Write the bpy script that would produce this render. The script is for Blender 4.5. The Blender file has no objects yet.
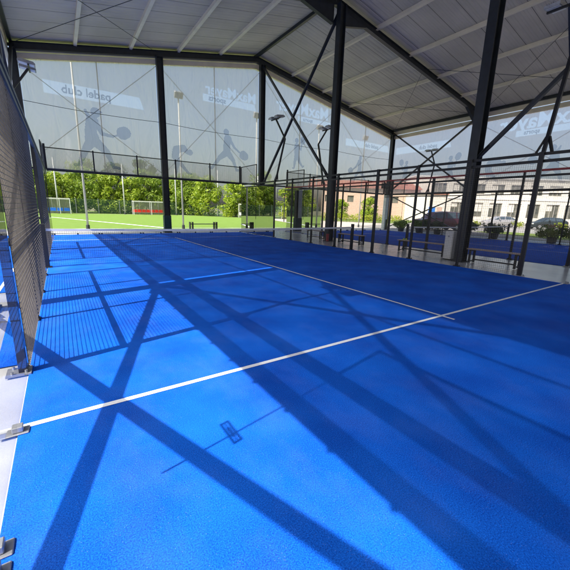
import bpy, bmesh, math, random
from mathutils import Vector, Matrix
random.seed(7)
S = bpy.context.scene
COL = S.collection
PI = math.pi

# ------------------------------------------------------------ materials
def new_mat(name):
    m = bpy.data.materials.new(name); m.use_nodes = True
    nt = m.node_tree
    b = nt.nodes['Principled BSDF']
    return m, nt, b

def pmat(name, col, rough=.6, metal=0., var=.0, scale=8., bump=0., bscale=40., spec=.5, col2=None):
    """principled material with a noise-driven colour variation"""
    m, nt, b = new_mat(name)
    b.inputs['Roughness'].default_value = rough
    b.inputs['Metallic'].default_value = metal
    b.inputs['Specular IOR Level'].default_value = spec
    c = (*col, 1)
    tc = nt.nodes.new('ShaderNodeTexCoord')
    if var > 0 or col2:
        n = nt.nodes.new('ShaderNodeTexNoise'); n.inputs['Scale'].default_value = scale
        n.inputs['Detail'].default_value = 5
        nt.links.new(tc.outputs['Object'], n.inputs['Vector'])
        r = nt.nodes.new('ShaderNodeValToRGB')
        r.color_ramp.elements[0].position = .3; r.color_ramp.elements[1].position = .7
        if col2:
            r.color_ramp.elements[0].color = c; r.color_ramp.elements[1].color = (*col2, 1)
        else:
            r.color_ramp.elements[0].color = (*[x*(1-var) for x in col], 1)
            r.color_ramp.elements[1].color = (*[min(1, x*(1+var)) for x in col], 1)
        nt.links.new(n.outputs['Fac'], r.inputs['Fac'])
        nt.links.new(r.outputs['Color'], b.inputs['Base Color'])
    else:
        b.inputs['Base Color'].default_value = c
    if bump > 0:
        n2 = nt.nodes.new('ShaderNodeTexNoise'); n2.inputs['Scale'].default_value = bscale
        nt.links.new(tc.outputs['Object'], n2.inputs['Vector'])
        bp = nt.nodes.new('ShaderNodeBump'); bp.inputs['Strength'].default_value = bump
        bp.inputs['Distance'].default_value = .02
        nt.links.new(n2.outputs['Fac'], bp.inputs['Height'])
        nt.links.new(bp.outputs['Normal'], b.inputs['Normal'])
    return m

def turf_mat(name, lo, hi, speck, spcol, drift=.045):
    m, nt, b = new_mat(name)
    b.inputs['Roughness'].default_value = .85
    b.inputs['Specular IOR Level'].default_value = .12
    L = nt.links.new
    tc = nt.nodes.new('ShaderNodeTexCoord')
    big = nt.nodes.new('ShaderNodeTexNoise'); big.inputs['Scale'].default_value = 1.3; big.inputs['Detail'].default_value = 6
    fine = nt.nodes.new('ShaderNodeTexNoise'); fine.inputs['Scale'].default_value = 150; fine.inputs['Detail'].default_value = 3
    for n in (big, fine): L(tc.outputs['Object'], n.inputs['Vector'])
    mixf = nt.nodes.new('ShaderNodeMath'); mixf.operation = 'MULTIPLY_ADD'
    L(fine.outputs['Fac'], mixf.inputs[0]); mixf.inputs[1].default_value = .9
    hf = nt.nodes.new('ShaderNodeMath'); hf.operation = 'MULTIPLY'; hf.inputs[1].default_value = .45
    L(big.outputs['Fac'], hf.inputs[0]); L(hf.outputs[0], mixf.inputs[2])
    r = nt.nodes.new('ShaderNodeValToRGB')
    r.color_ramp.elements[0].position = .46; r.color_ramp.elements[1].position = .86
    r.color_ramp.elements[0].color = (*lo, 1); r.color_ramp.elements[1].color = (*hi, 1)
    L(mixf.outputs[0], r.inputs['Fac'])
    # sand brushed into long drifts
    dm = nt.nodes.new('ShaderNodeMapping'); dm.inputs['Scale'].default_value = (.9, .55, 1); L(tc.outputs['Object'], dm.inputs['Vector'])
    dn = nt.nodes.new('ShaderNodeTexNoise'); dn.inputs['Scale'].default_value = 2.6; dn.inputs['Detail'].default_value = 7; dn.inputs['Roughness'].default_value = .65
    L(dm.outputs[0], dn.inputs['Vector'])
    dr = nt.nodes.new('ShaderNodeMapRange'); dr.inputs['From Min'].default_value = .46; dr.inputs['From Max'].default_value = .72; dr.inputs['To Max'].default_value = drift
    L(dn.outputs['Fac'], dr.inputs['Value'])
    dx = nt.nodes.new('ShaderNodeMix'); dx.data_type = 'RGBA'; L(dr.outputs[0], dx.inputs['Factor']); L(r.outputs['Color'], dx.inputs['A']); dx.inputs['B'].default_value = (*spcol, 1)
    # sand grains scattered through the pile
    vo = nt.nodes.new('ShaderNodeTexVoronoi'); vo.inputs['Scale'].default_value = 70
    L(tc.outputs['Object'], vo.inputs['Vector'])
    lt = nt.nodes.new('ShaderNodeMath'); lt.operation = 'LESS_THAN'; lt.inputs[1].default_value = .12
    L(vo.outputs['Distance'], lt.inputs[0])
    sp = nt.nodes.new('ShaderNodeTexNoise'); sp.inputs['Scale'].default_value = 14
    L(tc.outputs['Object'], sp.inputs['Vector'])
    gt = nt.nodes.new('ShaderNodeMath'); gt.operation = 'GREATER_THAN'; gt.inputs[1].default_value = .55
    L(sp.outputs['Fac'], gt.inputs[0])
    mu = nt.nodes.new('ShaderNodeMath'); mu.operation = 'MULTIPLY'
    L(lt.outputs[0], mu.inputs[0]); L(gt.outputs[0], mu.inputs[1])
    mu2 = nt.nodes.new('ShaderNodeMath'); mu2.operation = 'MULTIPLY'; mu2.inputs[1].default_value = speck
    L(mu.outputs[0], mu2.inputs[0])
    mx = nt.nodes.new('ShaderNodeMix'); mx.data_type = 'RGBA'
    L(mu2.outputs[0], mx.inputs['Factor']); L(dx.outputs['Result'], mx.inputs['A']); mx.inputs['B'].default_value = (*spcol, 1)
    L(mx.outputs['Result'], b.inputs['Base Color'])
    bp = nt.nodes.new('ShaderNodeBump'); bp.inputs['Strength'].default_value = .35; bp.inputs['Distance'].default_value = .006
    L(fine.outputs['Fac'], bp.inputs['Height']); L(bp.outputs['Normal'], b.inputs['Normal'])
    return m

def banner_mat(name, body, transp, trans_col=(1, 1, 1)):
    """open-weave printed banner cloth: part of the light passes between the threads"""
    m = bpy.data.materials.new(name); m.use_nodes = True
    nt = m.node_tree; nt.nodes.clear(); L = nt.links.new
    out = nt.nodes.new('ShaderNodeOutputMaterial')
    tp = nt.nodes.new('ShaderNodeBsdfTransparent'); tp.inputs['Color'].default_value = (*trans_col, 1)
    df = nt.nodes.new('ShaderNodeBsdfDiffuse'); df.inputs['Color'].default_value = (*body, 1)
    tl = nt.nodes.new('ShaderNodeBsdfTranslucent'); tl.inputs['Color'].default_value = (*body, 1)
    m1 = nt.nodes.new('ShaderNodeMixShader'); m1.inputs[0].default_value = .70
    L(df.outputs[0], m1.inputs[1]); L(tl.outputs[0], m1.inputs[2])
    tc = nt.nodes.new('ShaderNodeTexCoord'); n = nt.nodes.new('ShaderNodeTexNoise')
    n.inputs['Scale'].default_value = 1.1; n.inputs['Detail'].default_value = 4
    L(tc.outputs['Object'], n.inputs['Vector'])
    mr = nt.nodes.new('ShaderNodeMapRange'); mr.inputs['To Min'].default_value = 1-transp-.05; mr.inputs['To Max'].default_value = 1-transp+.05
    L(n.outputs['Fac'], mr.inputs['Value'])
    wv = nt.nodes.new('ShaderNodeTexNoise'); wv.inputs['Scale'].default_value = .9; wv.inputs['Distortion'].default_value = 1.5
    mpw = nt.nodes.new('ShaderNodeMapping'); mpw.inputs['Scale'].default_value = (1.6, 1.6, .45); L(tc.outputs['Object'], mpw.inputs['Vector']); L(mpw.outputs[0], wv.inputs['Vector'])
    bpw = nt.nodes.new('ShaderNodeBump'); bpw.inputs['Strength'].default_value = .8; bpw.inputs['Distance'].default_value = .3
    L(wv.outputs['Fac'], bpw.inputs['Height']); L(bpw.outputs[0], df.inputs['Normal']); L(bpw.outputs[0], tl.inputs['Normal'])
    m2 = nt.nodes.new('ShaderNodeMixShader')
    L(mr.outputs[0], m2.inputs[0]); L(tp.outputs[0], m2.inputs[1]); L(m1.outputs[0], m2.inputs[2])
    L(m2.outputs[0], out.inputs['Surface'])
    return m

def glass_mat(name, tint, gl=.5):
    m = bpy.data.materials.new(name); m.use_nodes = True
    nt = m.node_tree; nt.nodes.clear(); L = nt.links.new
    out = nt.nodes.new('ShaderNodeOutputMaterial')
    tp = nt.nodes.new('ShaderNodeBsdfTransparent'); tp.inputs['Color'].default_value = (*tint, 1)
    g = nt.nodes.new('ShaderNodeBsdfGlossy'); g.inputs['Roughness'].default_value = .01; g.inputs['Color'].default_value = (gl, gl, gl, 1)
    fr = nt.nodes.new('ShaderNodeFresnel'); fr.inputs['IOR'].default_value = 1.3
    mx = nt.nodes.new('ShaderNodeMixShader')
    L(fr.outputs[0], mx.inputs[0]); L(tp.outputs[0], mx.inputs[1]); L(g.outputs[0], mx.inputs[2])
    L(mx.outputs[0], out.inputs['Surface'])
    return m

def leaf_mat(name, a, b_, c):
    m, nt, b = new_mat(name); L = nt.links.new
    b.inputs['Roughness'].default_value = .55
    tc = nt.nodes.new('ShaderNodeTexCoord')
    n = nt.nodes.new('ShaderNodeTexNoise'); n.inputs['Scale'].default_value = 1.6; n.inputs['Detail'].default_value = 4
    L(tc.outputs['Object'], n.inputs['Vector'])
    r = nt.nodes.new('ShaderNodeValToRGB')
    r.color_ramp.elements[0].position = .32; r.color_ramp.elements[0].color = (*a, 1)
    r.color_ramp.elements[1].position = .68; r.color_ramp.elements[1].color = (*c, 1)
    e = r.color_ramp.elements.new(.5); e.color = (*b_, 1)
    L(n.outputs['Fac'], r.inputs['Fac'])
    L(r.outputs['Color'], b.inputs['Base Color'])
    tl = nt.nodes.new('ShaderNodeBsdfTranslucent'); L(r.outputs['Color'], tl.inputs['Color'])
    mx = nt.nodes.new('ShaderNodeMixShader'); mx.inputs[0].default_value = .45
    out = nt.nodes['Material Output']
    L(b.outputs[0], mx.inputs[1]); L(tl.outputs[0], mx.inputs[2]); L(mx.outputs[0], out.inputs['Surface'])
    return m

M = {}
M['turf'] = turf_mat('blue_turf', (.0005, .036, .36), (.007, .165, .84), .3, (.40, .50, .88))
M['turf2'] = turf_mat('blue_turf_far', (.003, .06, .46), (.012, .12, .70), .3, (.35, .45, .85))
M['pitch'] = turf_mat('green_turf', (.115, .19, .024), (.17, .27, .055), .2, (.5, .5, .3))
M['grass'] = turf_mat('lawn', (.07, .12, .02), (.16, .20, .05), .0, (.5, .5, .3))
M['line'] = pmat('white_line_fibre', (.84, .90, .98), .8, var=.04, scale=60, bump=.12, bscale=200)
M['concrete'] = pmat('concrete', (.38, .38, .37), .5, var=.16, scale=1.7, bump=.1, bscale=60, spec=.5)
M['concrete_in'] = pmat('polished_concrete', (.52, .52, .53), .24, var=.2, scale=1.1, bump=.05, bscale=30, spec=.6)
M['asphalt'] = pmat('sunbleached_asphalt', (.26, .245, .23), .9, var=.15, scale=.8, bump=.3, bscale=90)
M['path'] = pmat('pale_gravel_path', (.46, .40, .34), .9, var=.12, scale=3)
M['ground'] = pmat('dry_ground', (.12, .12, .05), .95, col2=(.22, .20, .11), scale=.15)
M['steel'] = pmat('anthracite_steel', (.018, .022, .028), .42, var=.25, scale=5, spec=.5)
M['black'] = pmat('black_powder_coat', (.012, .012, .014), .45, var=.2, scale=20)
M['wire'] = pmat('black_mesh_wire', (.14, .125, .105), .5, metal=.0, var=.25, scale=9)
M['galv'] = pmat('galvanised', (.36, .37, .40), .38, metal=.6, var=.15, scale=14)
M['red'] = pmat('red_paint', (.34, .03, .035), .5, var=.1)
M['roof'] = pmat('roof_membrane', (.56, .50, .44), .7, var=.14, scale=.5)
M['roof_out'] = pmat('roof_sheet', (.55, .55, .55), .6, var=.08)
def roof_joints(m):
    nt = m.node_tree; L = nt.links.new; b = nt.nodes['Principled BSDF']
    tc = nt.nodes.new('ShaderNodeTexCoord'); sp = nt.nodes.new('ShaderNodeSeparateXYZ'); L(tc.outputs['Object'], sp.inputs[0])
    md = nt.nodes.new('ShaderNodeMath'); md.operation = 'PINGPONG'; md.inputs[1].default_value = .5; L(sp.outputs['Y'], md.inputs[0])
    lt = nt.nodes.new('ShaderNodeMath'); lt.operation = 'LESS_THAN'; lt.inputs[1].default_value = .014; L(md.outputs[0], lt.inputs[0])
    mx = nt.nodes.new('ShaderNodeMix'); mx.data_type = 'RGBA'; L(lt.outputs[0], mx.inputs['Factor'])
    src = b.inputs['Base Color'].links[0].from_socket; L(src, mx.inputs['A']); mx.inputs['B'].default_value = (.16, .14, .12, 1); L(mx.outputs['Result'], b.inputs['Base Color'])
    m2 = nt.nodes.new('ShaderNodeMath'); m2.operation = 'PINGPONG'; m2.inputs[1].default_value = .125; L(sp.outputs['Y'], m2.inputs[0])
    mr = nt.nodes.new('ShaderNodeMapRange'); mr.inputs['From Min'].default_value = .04; mr.inputs['From Max'].default_value = .07; L(m2.outputs[0], mr.inputs['Value'])
    bp = nt.nodes.new('ShaderNodeBump'); bp.inputs['Strength'].default_value = .6; bp.inputs['Distance'].default_value = .03; L(mr.outputs[0], bp.inputs['Height']); L(bp.outputs[0], b.inputs['Normal'])
roof_joints(M['roof'])
M['beige'] = pmat('cream_eave_trim', (.78, .69, .55), .5, var=.08, scale=2)
M['pad'] = pmat('grey_green_cover', (.66, .72, .70), .5, var=.1, scale=4)
M['paddark'] = pmat('dark_green_base', (.02, .06, .06), .5, var=.2)
M['whitepaint'] = pmat('white_paint', (.75, .75, .74), .4, var=.06, scale=6)
M['pole'] = pmat('pale_pole_paint', (.42, .43, .42), .45, var=.08, scale=4)
M['wood'] = pmat('bench_slat', (.30, .22, .19), .5, col2=(.42, .33, .29), scale=18)
M['banner'] = banner_mat('printed_banner_mesh', (.70, .62, .60), .42)
M['leftbanner'] = banner_mat('left_banner_mesh', (.20, .22, .30), .145)
M['ribbon'] = banner_mat('banner_white_print', (.97, .94, .96), .66)
M['letter'] = banner_mat('banner_letter_print', (.98, .96, .98), .70)
M['sil'] = banner_mat('banner_figure_print', (.25, .26, .36), .36)
M['sil2'] = banner_mat('banner_grey_print', (.30, .30, .36), .40)
M['glass'] = glass_mat('court_glass', (.95, .97, .965))
M['ball'] = pmat('felt_yellow', (.55, .68, .05), .9)
M['brick'] = None
M['cream'] = pmat('cream_render', (.68, .64, .56), .85, var=.06, scale=.8)
M['window'] = pmat('window_glass', (.05, .06, .06), .08, col2=(.20, .19, .15), scale=.7)
M['winframe'] = pmat('window_frame', (.35, .33, .30), .5)
M['tiles'] = pmat('clay_tiles', (.30, .10, .06), .85, var=.3, scale=3)
M['carglass'] = pmat('car_glass', (.05, .07, .09), .04)
M['tyre'] = pmat('tyre', (.015, .015, .015), .8)
M['rim'] = pmat('alloy', (.45, .45, .46), .3, metal=.8)
M['bark'] = pmat('bark', (.10, .075, .05), .9, var=.3, scale=6)
M['leafA'] = leaf_mat('leaves_bright', (.09, .17, .008), (.28, .38, .018), (.48, .56, .06))
M['leafB'] = leaf_mat('leaves_mid', (.07, .14, .01), (.20, .30, .02), (.36, .46, .05))
M['leafC'] = leaf_mat('leaves_dark', (.02, .05, .01), (.05, .11, .02), (.10, .18, .03))
M['leafY'] = leaf_mat('leaves_yellow', (.16, .22, .01), (.30, .36, .02), (.42, .46, .03))
M['flower'] = pmat('flowers', (.55, .28, .2), .8, col2=(.6, .4, .25), scale=9)
M['pot'] = pmat('dark_pot', (.03, .035, .04), .6, var=.2)
M['blueseat'] = pmat('blue_plastic', (.02, .16, .55), .4)
M['redseat'] = pmat('red_plastic', (.55, .035, .02), .4)
M['polyc'] = banner_mat('shelter_sheet', (.55, .52, .45), .55)
M['fencegreen'] = pmat('green_fence_wire', (.05, .13, .09), .6, var=.2)

def brick_mat():
    m, nt, b = new_mat('pink_brick'); L = nt.links.new
    tc = nt.nodes.new('ShaderNodeTexCoord')
    mp = nt.nodes.new('ShaderNodeMapping'); mp.inputs['Rotation'].default_value = (PI/2, 0, 0)
    br = nt.nodes.new('ShaderNodeTexBrick'); br.inputs['Scale'].default_value = 2.2
    br.inputs['Color1'].default_value = (.50, .31, .23, 1); br.inputs['Color2'].default_value = (.56, .38, .29, 1)
    br.inputs['Mortar'].default_value = (.5, .45, .38, 1)
    L(tc.outputs['Object'], mp.inputs['Vector']); L(mp.outputs[0], br.inputs['Vector'])
    L(br.outputs['Color'], b.inputs['Base Color']); b.inputs['Roughness'].default_value = .9
    return m
M['brick'] = brick_mat()

# ------------------------------------------------------------ mesh helpers
def link_bm(name, bm, mat, parent=None, smooth=False, loc=None):
    me = bpy.data.meshes.new(name); bm.to_mesh(me); bm.free()
    for m in (mat if isinstance(mat, (list, tuple)) else [mat]): me.materials.append(m)
    if smooth:
        for p in me.polygons: p.use_smooth = True
    o = bpy.data.objects.new(name, me); COL.objects.link(o)
    if parent is not None: o.parent = parent
    if loc is not None: o.location = loc
    return o

def tag(o, label=None, cat=None, group=None, kind=None):
    if label: o['label'] = label
    if cat: o['category'] = cat
    if group: o['group'] = group
    if kind: o['kind'] = kind
    return o

def thing(name, label, cat, loc=(0, 0, 0), rz=0, group=None):
    o = bpy.data.objects.new(name, None); COL.objects.link(o)
    o.empty_display_size = .3
    o.location = loc; o.rotation_euler = (0, 0, rz)
    return tag(o, label, cat, group)

def copy_tree(o, parent=None):
    c = o.copy(); COL.objects.link(c); c.parent = parent
    for ch in list(o.children): copy_tree(ch, c)
    return c

def box(bm, x0, x1, y0, y1, z0, z1, mi=0):
    vs = [bm.verts.new((x, y, z)) for x in (x0, x1) for y in (y0, y1) for z in (z0, z1)]
    for f in ((0, 1, 3, 2), (4, 6, 7, 5), (0, 4, 5, 1), (2, 3, 7, 6), (0, 2, 6, 4), (1, 5, 7, 3)):
        fc = bm.faces.new([vs[i] for i in f]); fc.material_index = mi

def beam(bm, a, b, w, h, up=(0, 0, 1)):
    """rectangular bar from a to b, w across, h along up"""
    a, b = Vector(a), Vector(b); d = (b-a).normalized(); up = Vector(up)
    if abs(d.dot(up)) > .98: up = Vector((0, 1, 0)) if abs(d.y) < .9 else Vector((1, 0, 0))
    s = d.cross(up).normalized(); u = s.cross(d).normalized()
    q = [(-w/2, -h/2), (w/2, -h/2), (w/2, h/2), (-w/2, h/2)]
    A = [bm.verts.new(a+s*i+u*j) for i, j in q]; B = [bm.verts.new(b+s*i+u*j) for i, j in q]
    bm.faces.new(A[::-1]); bm.faces.new(B)
    for i in range(4): bm.faces.new((A[i], A[(i+1) % 4], B[(i+1) % 4], B[i]))

def tube(bm, pts, r, n=8, r2=None, caps=True):
    pts = [Vector(p) for p in pts]; rings = []
    for k, p in enumerate(pts):
        d = (pts[min(k+1, len(pts)-1)]-pts[max(k-1, 0)]).normalized()
        up = Vector((0, 0, 1)) if abs(d.z) < .9 else Vector((1, 0, 0))
        s = d.cross(up).normalized(); u = s.cross(d).normalized()
        rr = r if r2 is None else r+(r2-r)*k/(len(pts)-1)
        rings.append([bm.verts.new(p+s*math.cos(2*PI*i/n)*rr+u*math.sin(2*PI*i/n)*rr) for i in range(n)])
    for A, B in zip(rings, rings[1:]):
        for i in range(n): bm.faces.new((A[i], A[(i+1) % n], B[(i+1) % n], B[i]))
    if caps: bm.faces.new(rings[0][::-1]); bm.faces.new(rings[-1])

def sheet(bm, pts, z=None):
    return bm.faces.new([bm.verts.new((*p, z) if z is not None else p) for p in pts])

def bevel(bm, w, seg=1):
    bmesh.ops.bevel(bm, geom=list(bm.edges), offset=w, segments=seg, affect='EDGES', clamp_overlap=True)

def struct_sheet(name, pts, z, mat):
    bm = bmesh.new(); sheet(bm, pts, z); o = link_bm(name, bm, mat); tag(o, kind='structure'); return o

# ------------------------------------------------------------ setting: ground
struct_sheet('ground', [(-900, -900), (900, -900), (900, 900), (-900, 900)], -.03, M['ground'])
struct_sheet('concrete_surround', [(-9, -12), (26.2, -12), (26.2, 23.9), (-9, 23.9)], -.014, M['concrete'])
bm = bmesh.new(); sheet(bm, [(10.0, -9), (13.5, -9), (13.5, 20.6), (10.0, 20.6)], -.009)
tag(link_bm('court_walkway', bm, M['concrete_in']), kind='structure')
struct_sheet('football_pitch', [(-60, 23.9), (19.5, 23.9), (27.5, 47), (19, 63), (-60, 63)], -.011, M['pitch'])
struct_sheet('car_park', [(26.2, -60), (120, -60), (120, 30), (70, 45), (27, 27)], -.02, M['asphalt'])
struct_sheet('path', [(19.7, 23.91), (26.2, 23.91), (27, 27), (40, 31), (31, 48.5), (27.9, 47.2)], -.012, M['path'])
struct_sheet('verge', [(-60, 63.02), (19, 63.02), (27.6, 47.6), (31, 49), (42, 32), (72, 47), (60, 90), (-60, 90)], -.016, M['grass'])
struct_sheet('grass_strip', [(29, 9), (33, 17), (37, 16), (34, 5)], -.008, M['grass'])
# our court and the one beside it
struct_sheet('court_turf', [(0, 0), (10, 0), (10, 20), (0, 20)], 0.0, M['turf'])
struct_sheet('neighbour_court_turf', [(13.5, 0), (23.5, 0), (23.5, 20), (13.5, 20)], 0.0, M['turf2'])
struct_sheet('side_turf', [(-5.5, 7.55), (-.02, 7.55), (-.02, 20), (-5.5, 20)], -.002, M['turf'])
struct_sheet('side_turf_strip', [(-.26, 4.2), (-.02, 4.2), (-.02, 7.55), (-.40, 7.55)], -.003, M['turf'])

def lines(x0, nm):
    z = .004; w = .025
    bm = bmesh.new()
    def r(a, b, c, d): sheet(bm, [(a, c), (b, c), (b, d), (a, d)], z)
    r(x0+.0, x0+10, 3.05-w, 3.05+w)
    r(x0+.0, x0+10, 16.95-w, 16.95+w)
    r(x0+5-w, x0+5+w, 2.85, 3.05-w); r(x0+5-w, x0+5+w, 3.05+w, 16.95-w); r(x0+5-w, x0+5+w, 16.95+w, 17.15)
    tag(link_bm(nm, bm, M['line']), kind='structure')
lines(0, 'court_lines'); lines(13.5, 'neighbour_court_lines')
bm = bmesh.new()
def rr(a, b, c, d, z=-.005): sheet(bm, [(a, c), (b, c), (b, d), (a, d)], z)
rr(-60, 19.9, 24.6, 24.72)
rr(-60, 21, 61.6, 61.72)
sheet(bm, [(6.5, 24.9), (6.8, 24.9), (-2.6, 52), (-2.75, 52)], -.005)
tag(link_bm('pitch_lines', bm, M['line']), kind='structure')
bm = bmesh.new(); sheet(bm, [(-.66, 7.6), (-.61, 7.6), (-.61, 19.9), (-.66, 19.9)], .003)
tag(link_bm('side_turf_line', bm, M['line']), kind='structure')

# ------------------------------------------------------------ the hall: steel frame, roof
XL, XM, XR = -.7, 11.55, 25.0
YF = [-8.0, -.72, 6.42, 13.55, 20.83]
EAVE, RIDGE = 8.35, 10.75
def roofz(x):
    t = (x-XL)/(XM-XL) if x < XM else (XR-x)/(XR-XM)
    return EAVE+(RIDGE-EAVE)*t
hall = thing('sports_hall', 'open steel canopy hall with dark pillars and pitched roof over the blue courts', 'building', (0, 0, 0))
def hbeam_bm(x, y, z0, z1, dx=.34, dy=.27):
    bm = bmesh.new(); t = .022
    box(bm, x-dx/2, x-dx/2+t, y-dy/2, y+dy/2, z0, z1)
    box(bm, x+dx/2-t, x+dx/2, y-dy/2, y+dy/2, z0, z1)
    box(bm, x-dx/2+t, x+dx/2-t, y-.009, y+.009, z0, z1)
    box(bm, x-dx/2-.06, x+dx/2+.06, y-dy/2-.05, y+dy/2+.05, z0-.012, z0+.02)
    for sx in (-1, 1):
        for sy in (-1, 1):
            tube(bm, [(x+sx*(dx/2+.03), y+sy*(dy/2+.02), z0+.02), (x+sx*(dx/2+.03), y+sy*(dy/2+.02), z0+.06)], .014, 6)
    return bm
PIL = []
for y in YF:
    PIL.append((XL, y)); PIL.append((XR, y))
PIL += [(11.5, -8.0), (11.5, -.72), (11.22, 6.2), (11.68, 13.3), (11.95, 20.83), (5.6, 20.83), (18.4, 20.83), (5.6, -8), (18.4, -8)]
for x, y in PIL:
    if (x, y) == (18.4, 20.83): continue
    pl = link_bm('pillar', hbeam_bm(x, y, 0, roofz(x)-.28), M['steel'], hall)
# pale covers at the foot of two far pillars and a dark base sleeve on another
for (x, y) in ((11.95, 20.83), (25.0, 20.83)):
    bm = bmesh.new(); box(bm, x-.32, x-.185, y-.15, y+.14, .0, 3.05); box(bm, x-.183, x+.02, y-.16, y-.142, .9, 3.05)
    link_bm('pillar_cover', bm, M['pad'], hall)
bm = bmesh.new(); box(bm, 5.6-.2, 5.6+.2, 20.83-.16, 20.83+.16, 0, .98); link_bm('base_sleeve', bm, M['paddark'], hall)
bm = bmesh.new(); box(bm, 11.95-.34, 11.95+.2, 20.83-.17, 20.83+.17, 0, .92); link_bm('base_sleeve', bm, M['paddark'], hall)
# rafters
for y in YF:
    bm = bmesh.new()
    for xa, xb in ((XL, XM), (XM, XR)):
        za, zb = roofz(xa)-.17, roofz(xb)-.17
        up = Vector((-(zb-za), 0, xb-xa)).normalized()
        A, B = Vector((xa, y, za)), Vector((xb, y, zb))
        for off in (-.14, .14): beam(bm, A+up*off, B+up*off, .2, .022, up)
        beam(bm, A, B, .014, .26, up)
    # haunches
    for x, s in (() if y == YF[-1] else ((XL, 1), (XR, -1), (XM, 1), (XM, -1))):
        z = roofz(x)-.32
        d = s*1.9; z2 = roofz(x+d)-.32
        for yy in (y-.09, y+.07):
            q = [(x+s*.17, yy, z-.75), (x+s*.17, yy, z+.02), (x+d, yy, z2+.0)]
            v0 = [bm.verts.new(p) for p in q]; v1 = [bm.verts.new((p[0], p[1]+.02, p[2])) for p in q]
            bm.faces.new(v0); bm.faces.new(v1[::-1])
            for i in range(3): bm.faces.new((v0[i], v1[i], v1[(i+1) % 3], v0[(i+1) % 3]))
        beam(bm, (x+s*.17, y, z-.75), (x+d, y, z2), .18, .02)
    link_bm('rafter', bm, M['steel'], hall)
# purlins
NP = 5
for (xa, xb) in ((XL, XM), (XM, XR)):
    for k in range(0, NP+1):
        if xa == XM and k == 0: continue
        x = xa+(xb-xa)*k/NP; z = roofz(x)+.05
        bm = bmesh.new(); box(bm, x-.07, x+.07, YF[0]-.5, YF[-1]+.55, z-.1, z+.07)
        link_bm('purlin', bm, M['beige'] if 0 < k < NP else M['steel'], hall)
# roof bracing rods in plan
def rod(pts, r=.014, nm='rod', mt='steel'):
    bm = bmesh.new(); tube(bm, pts, r, 5); link_bm(nm, bm, M[mt], hall)
for ya, yb in zip(YF, YF[1:]):
    for xa, xb in ((XL, (XL+XM)/2), ((XM+XR)/2, XR)):
        rod([(xa, ya, roofz(xa)-.08), (xb, yb, roofz(xb)-.08)], .012)
        rod([(xa, yb, roofz(xa)-.08), (xb, ya, roofz(xb)-.08)], .012)
# roof sheets (left side oversails the wall by a metre)
OV = 1.05
for xa, xb, nm in ((XL-OV, XM, 'roof_slope'), (XM, XR+.32, 'roof_slope')):
    za, zb = roofz(xa), roofz(xb)
    if xa < XL: za = EAVE-(RIDGE-EAVE)/(XM-XL)*OV
    if xb > XR: zb = EAVE-(RIDGE-EAVE)/(XR-XM)*.32
    bm = bmesh.new()
    y0, y1 = YF[0]-.55, YF[-1]+.6
    v = [bm.verts.new(p) for p in ((xa, y0, za+.125), (xb, y0, zb+.125), (xb, y1, zb+.125), (xa, y1, za+.125))]
    w = [bm.verts.new(p) for p in ((xa, y0, za+.2), (xb, y0, zb+.2), (xb, y1, zb+.2), (xa, y1, za+.2))]
    bm.faces.new(v[::-1])
    f = bm.faces.new(w); f.material_index = 1
    for i in range(4): bm.faces.new((v[i], v[(i+1) % 4], w[(i+1) % 4], w[i]))
    link_bm(nm, bm, [M['roof'], M['roof_out']], hall)
# eave trims: two beams with a slit of daylight between them
bm = bmesh.new()
box(bm, XR+.12, XR+.24, YF[0]-.5, YF[-1]+.3, 7.72, 7.98)
link_bm('eave_beam', bm, M['beige'], hall)
bm = bmesh.new()
box(bm, XR+.13, XR+.25, YF[0]-.5, YF[-1]+.3, 8.045, 8.37)
link_bm('eave_beam', bm, M['beige'], hall)
bm = bmesh.new(); box(bm, XL-.24, XL-.12, YF[0]-.5, YF[-1]+.3, 7.72, 8.37); link_bm('eave_beam', bm, M['beige'], hall)
bm = bmesh.new()
for xa, xb in ((XL, XM), (XM, XR)):
    beam(bm, (xa, YF[-1]+.24, roofz(xa)-.50), (xb, YF[-1]+.24, roofz(xb)-.50), .12, .26)
link_bm('gable_beam', bm, M['beige'], hall)
bm = bmesh.new()
for xa, xb in ((XL, XM), (XM, XR)):
    beam(bm, (xa, YF[-1]+.25, roofz(xa)-.16), (xb, YF[-1]+.25, roofz(xb)-.16), .12, .33)
link_bm('gable_beam', bm, M['beige'], hall)
# wall braces
def brace(a, b, w=.11, mat='steel'):
    bm = bmesh.new(); beam(bm, a, b, w, w*.8); link_bm('brace', bm, M[mat], hall)
    a, b = Vector(a), Vector(b); d = (b-a).normalized()
    for p, q in ((a, d), (b, -d)):
        bm = bmesh.new(); c0 = p+q*.12
        beam(bm, c0, c0+q*.42, .012, w+.13, (1, 0, 0) if abs(q.x) < .5 else (0, 1, 0))
        link_bm('gusset', bm, M[mat], hall)
for ya, yb in ((-.72, 6.42),):
    brace((XL, yb, 3.2), (XL, ya, 8.3), .085); brace((XL+.02, ya, 3.2), (XL+.02, yb, 8.3), .085)
    brace((XL, yb, .05), (XL, ya, 3.15), .082); brace((XL+.02, ya, .05), (XL+.02, yb, 3.1), .082)
brace((XL, 20.83, 3.2), (XL, 13.55, 8.3)); brace((XL+.02, 13.55, 3.2), (XL+.02, 20.83, 8.3))
brace((XR, 20.83, 8.2), (XR, 13.55, 3.2), .12); brace((XR-.02, 20.83, 3.2), (XR-.02, 13.55, 8.2), .12)
brace((XR, 20.83, 3.1), (XR, 13.55, .1), .09); brace((XR-.02, 20.83, .1), (XR-.02, 13.55, 3.1), .09)
brace((11.95, 20.75, 2.95), (11.68, 13.4, 10.2), .12); brace((11.93, 20.75, 10.3), (11.66, 13.4, 2.95), .12)
brace((11.25, 6.2, 3.15), (11.5, -.72, 10.2), .12); brace((11.23, 6.2, 10.2), (11.48, -.72, 3.1), .12)
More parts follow.
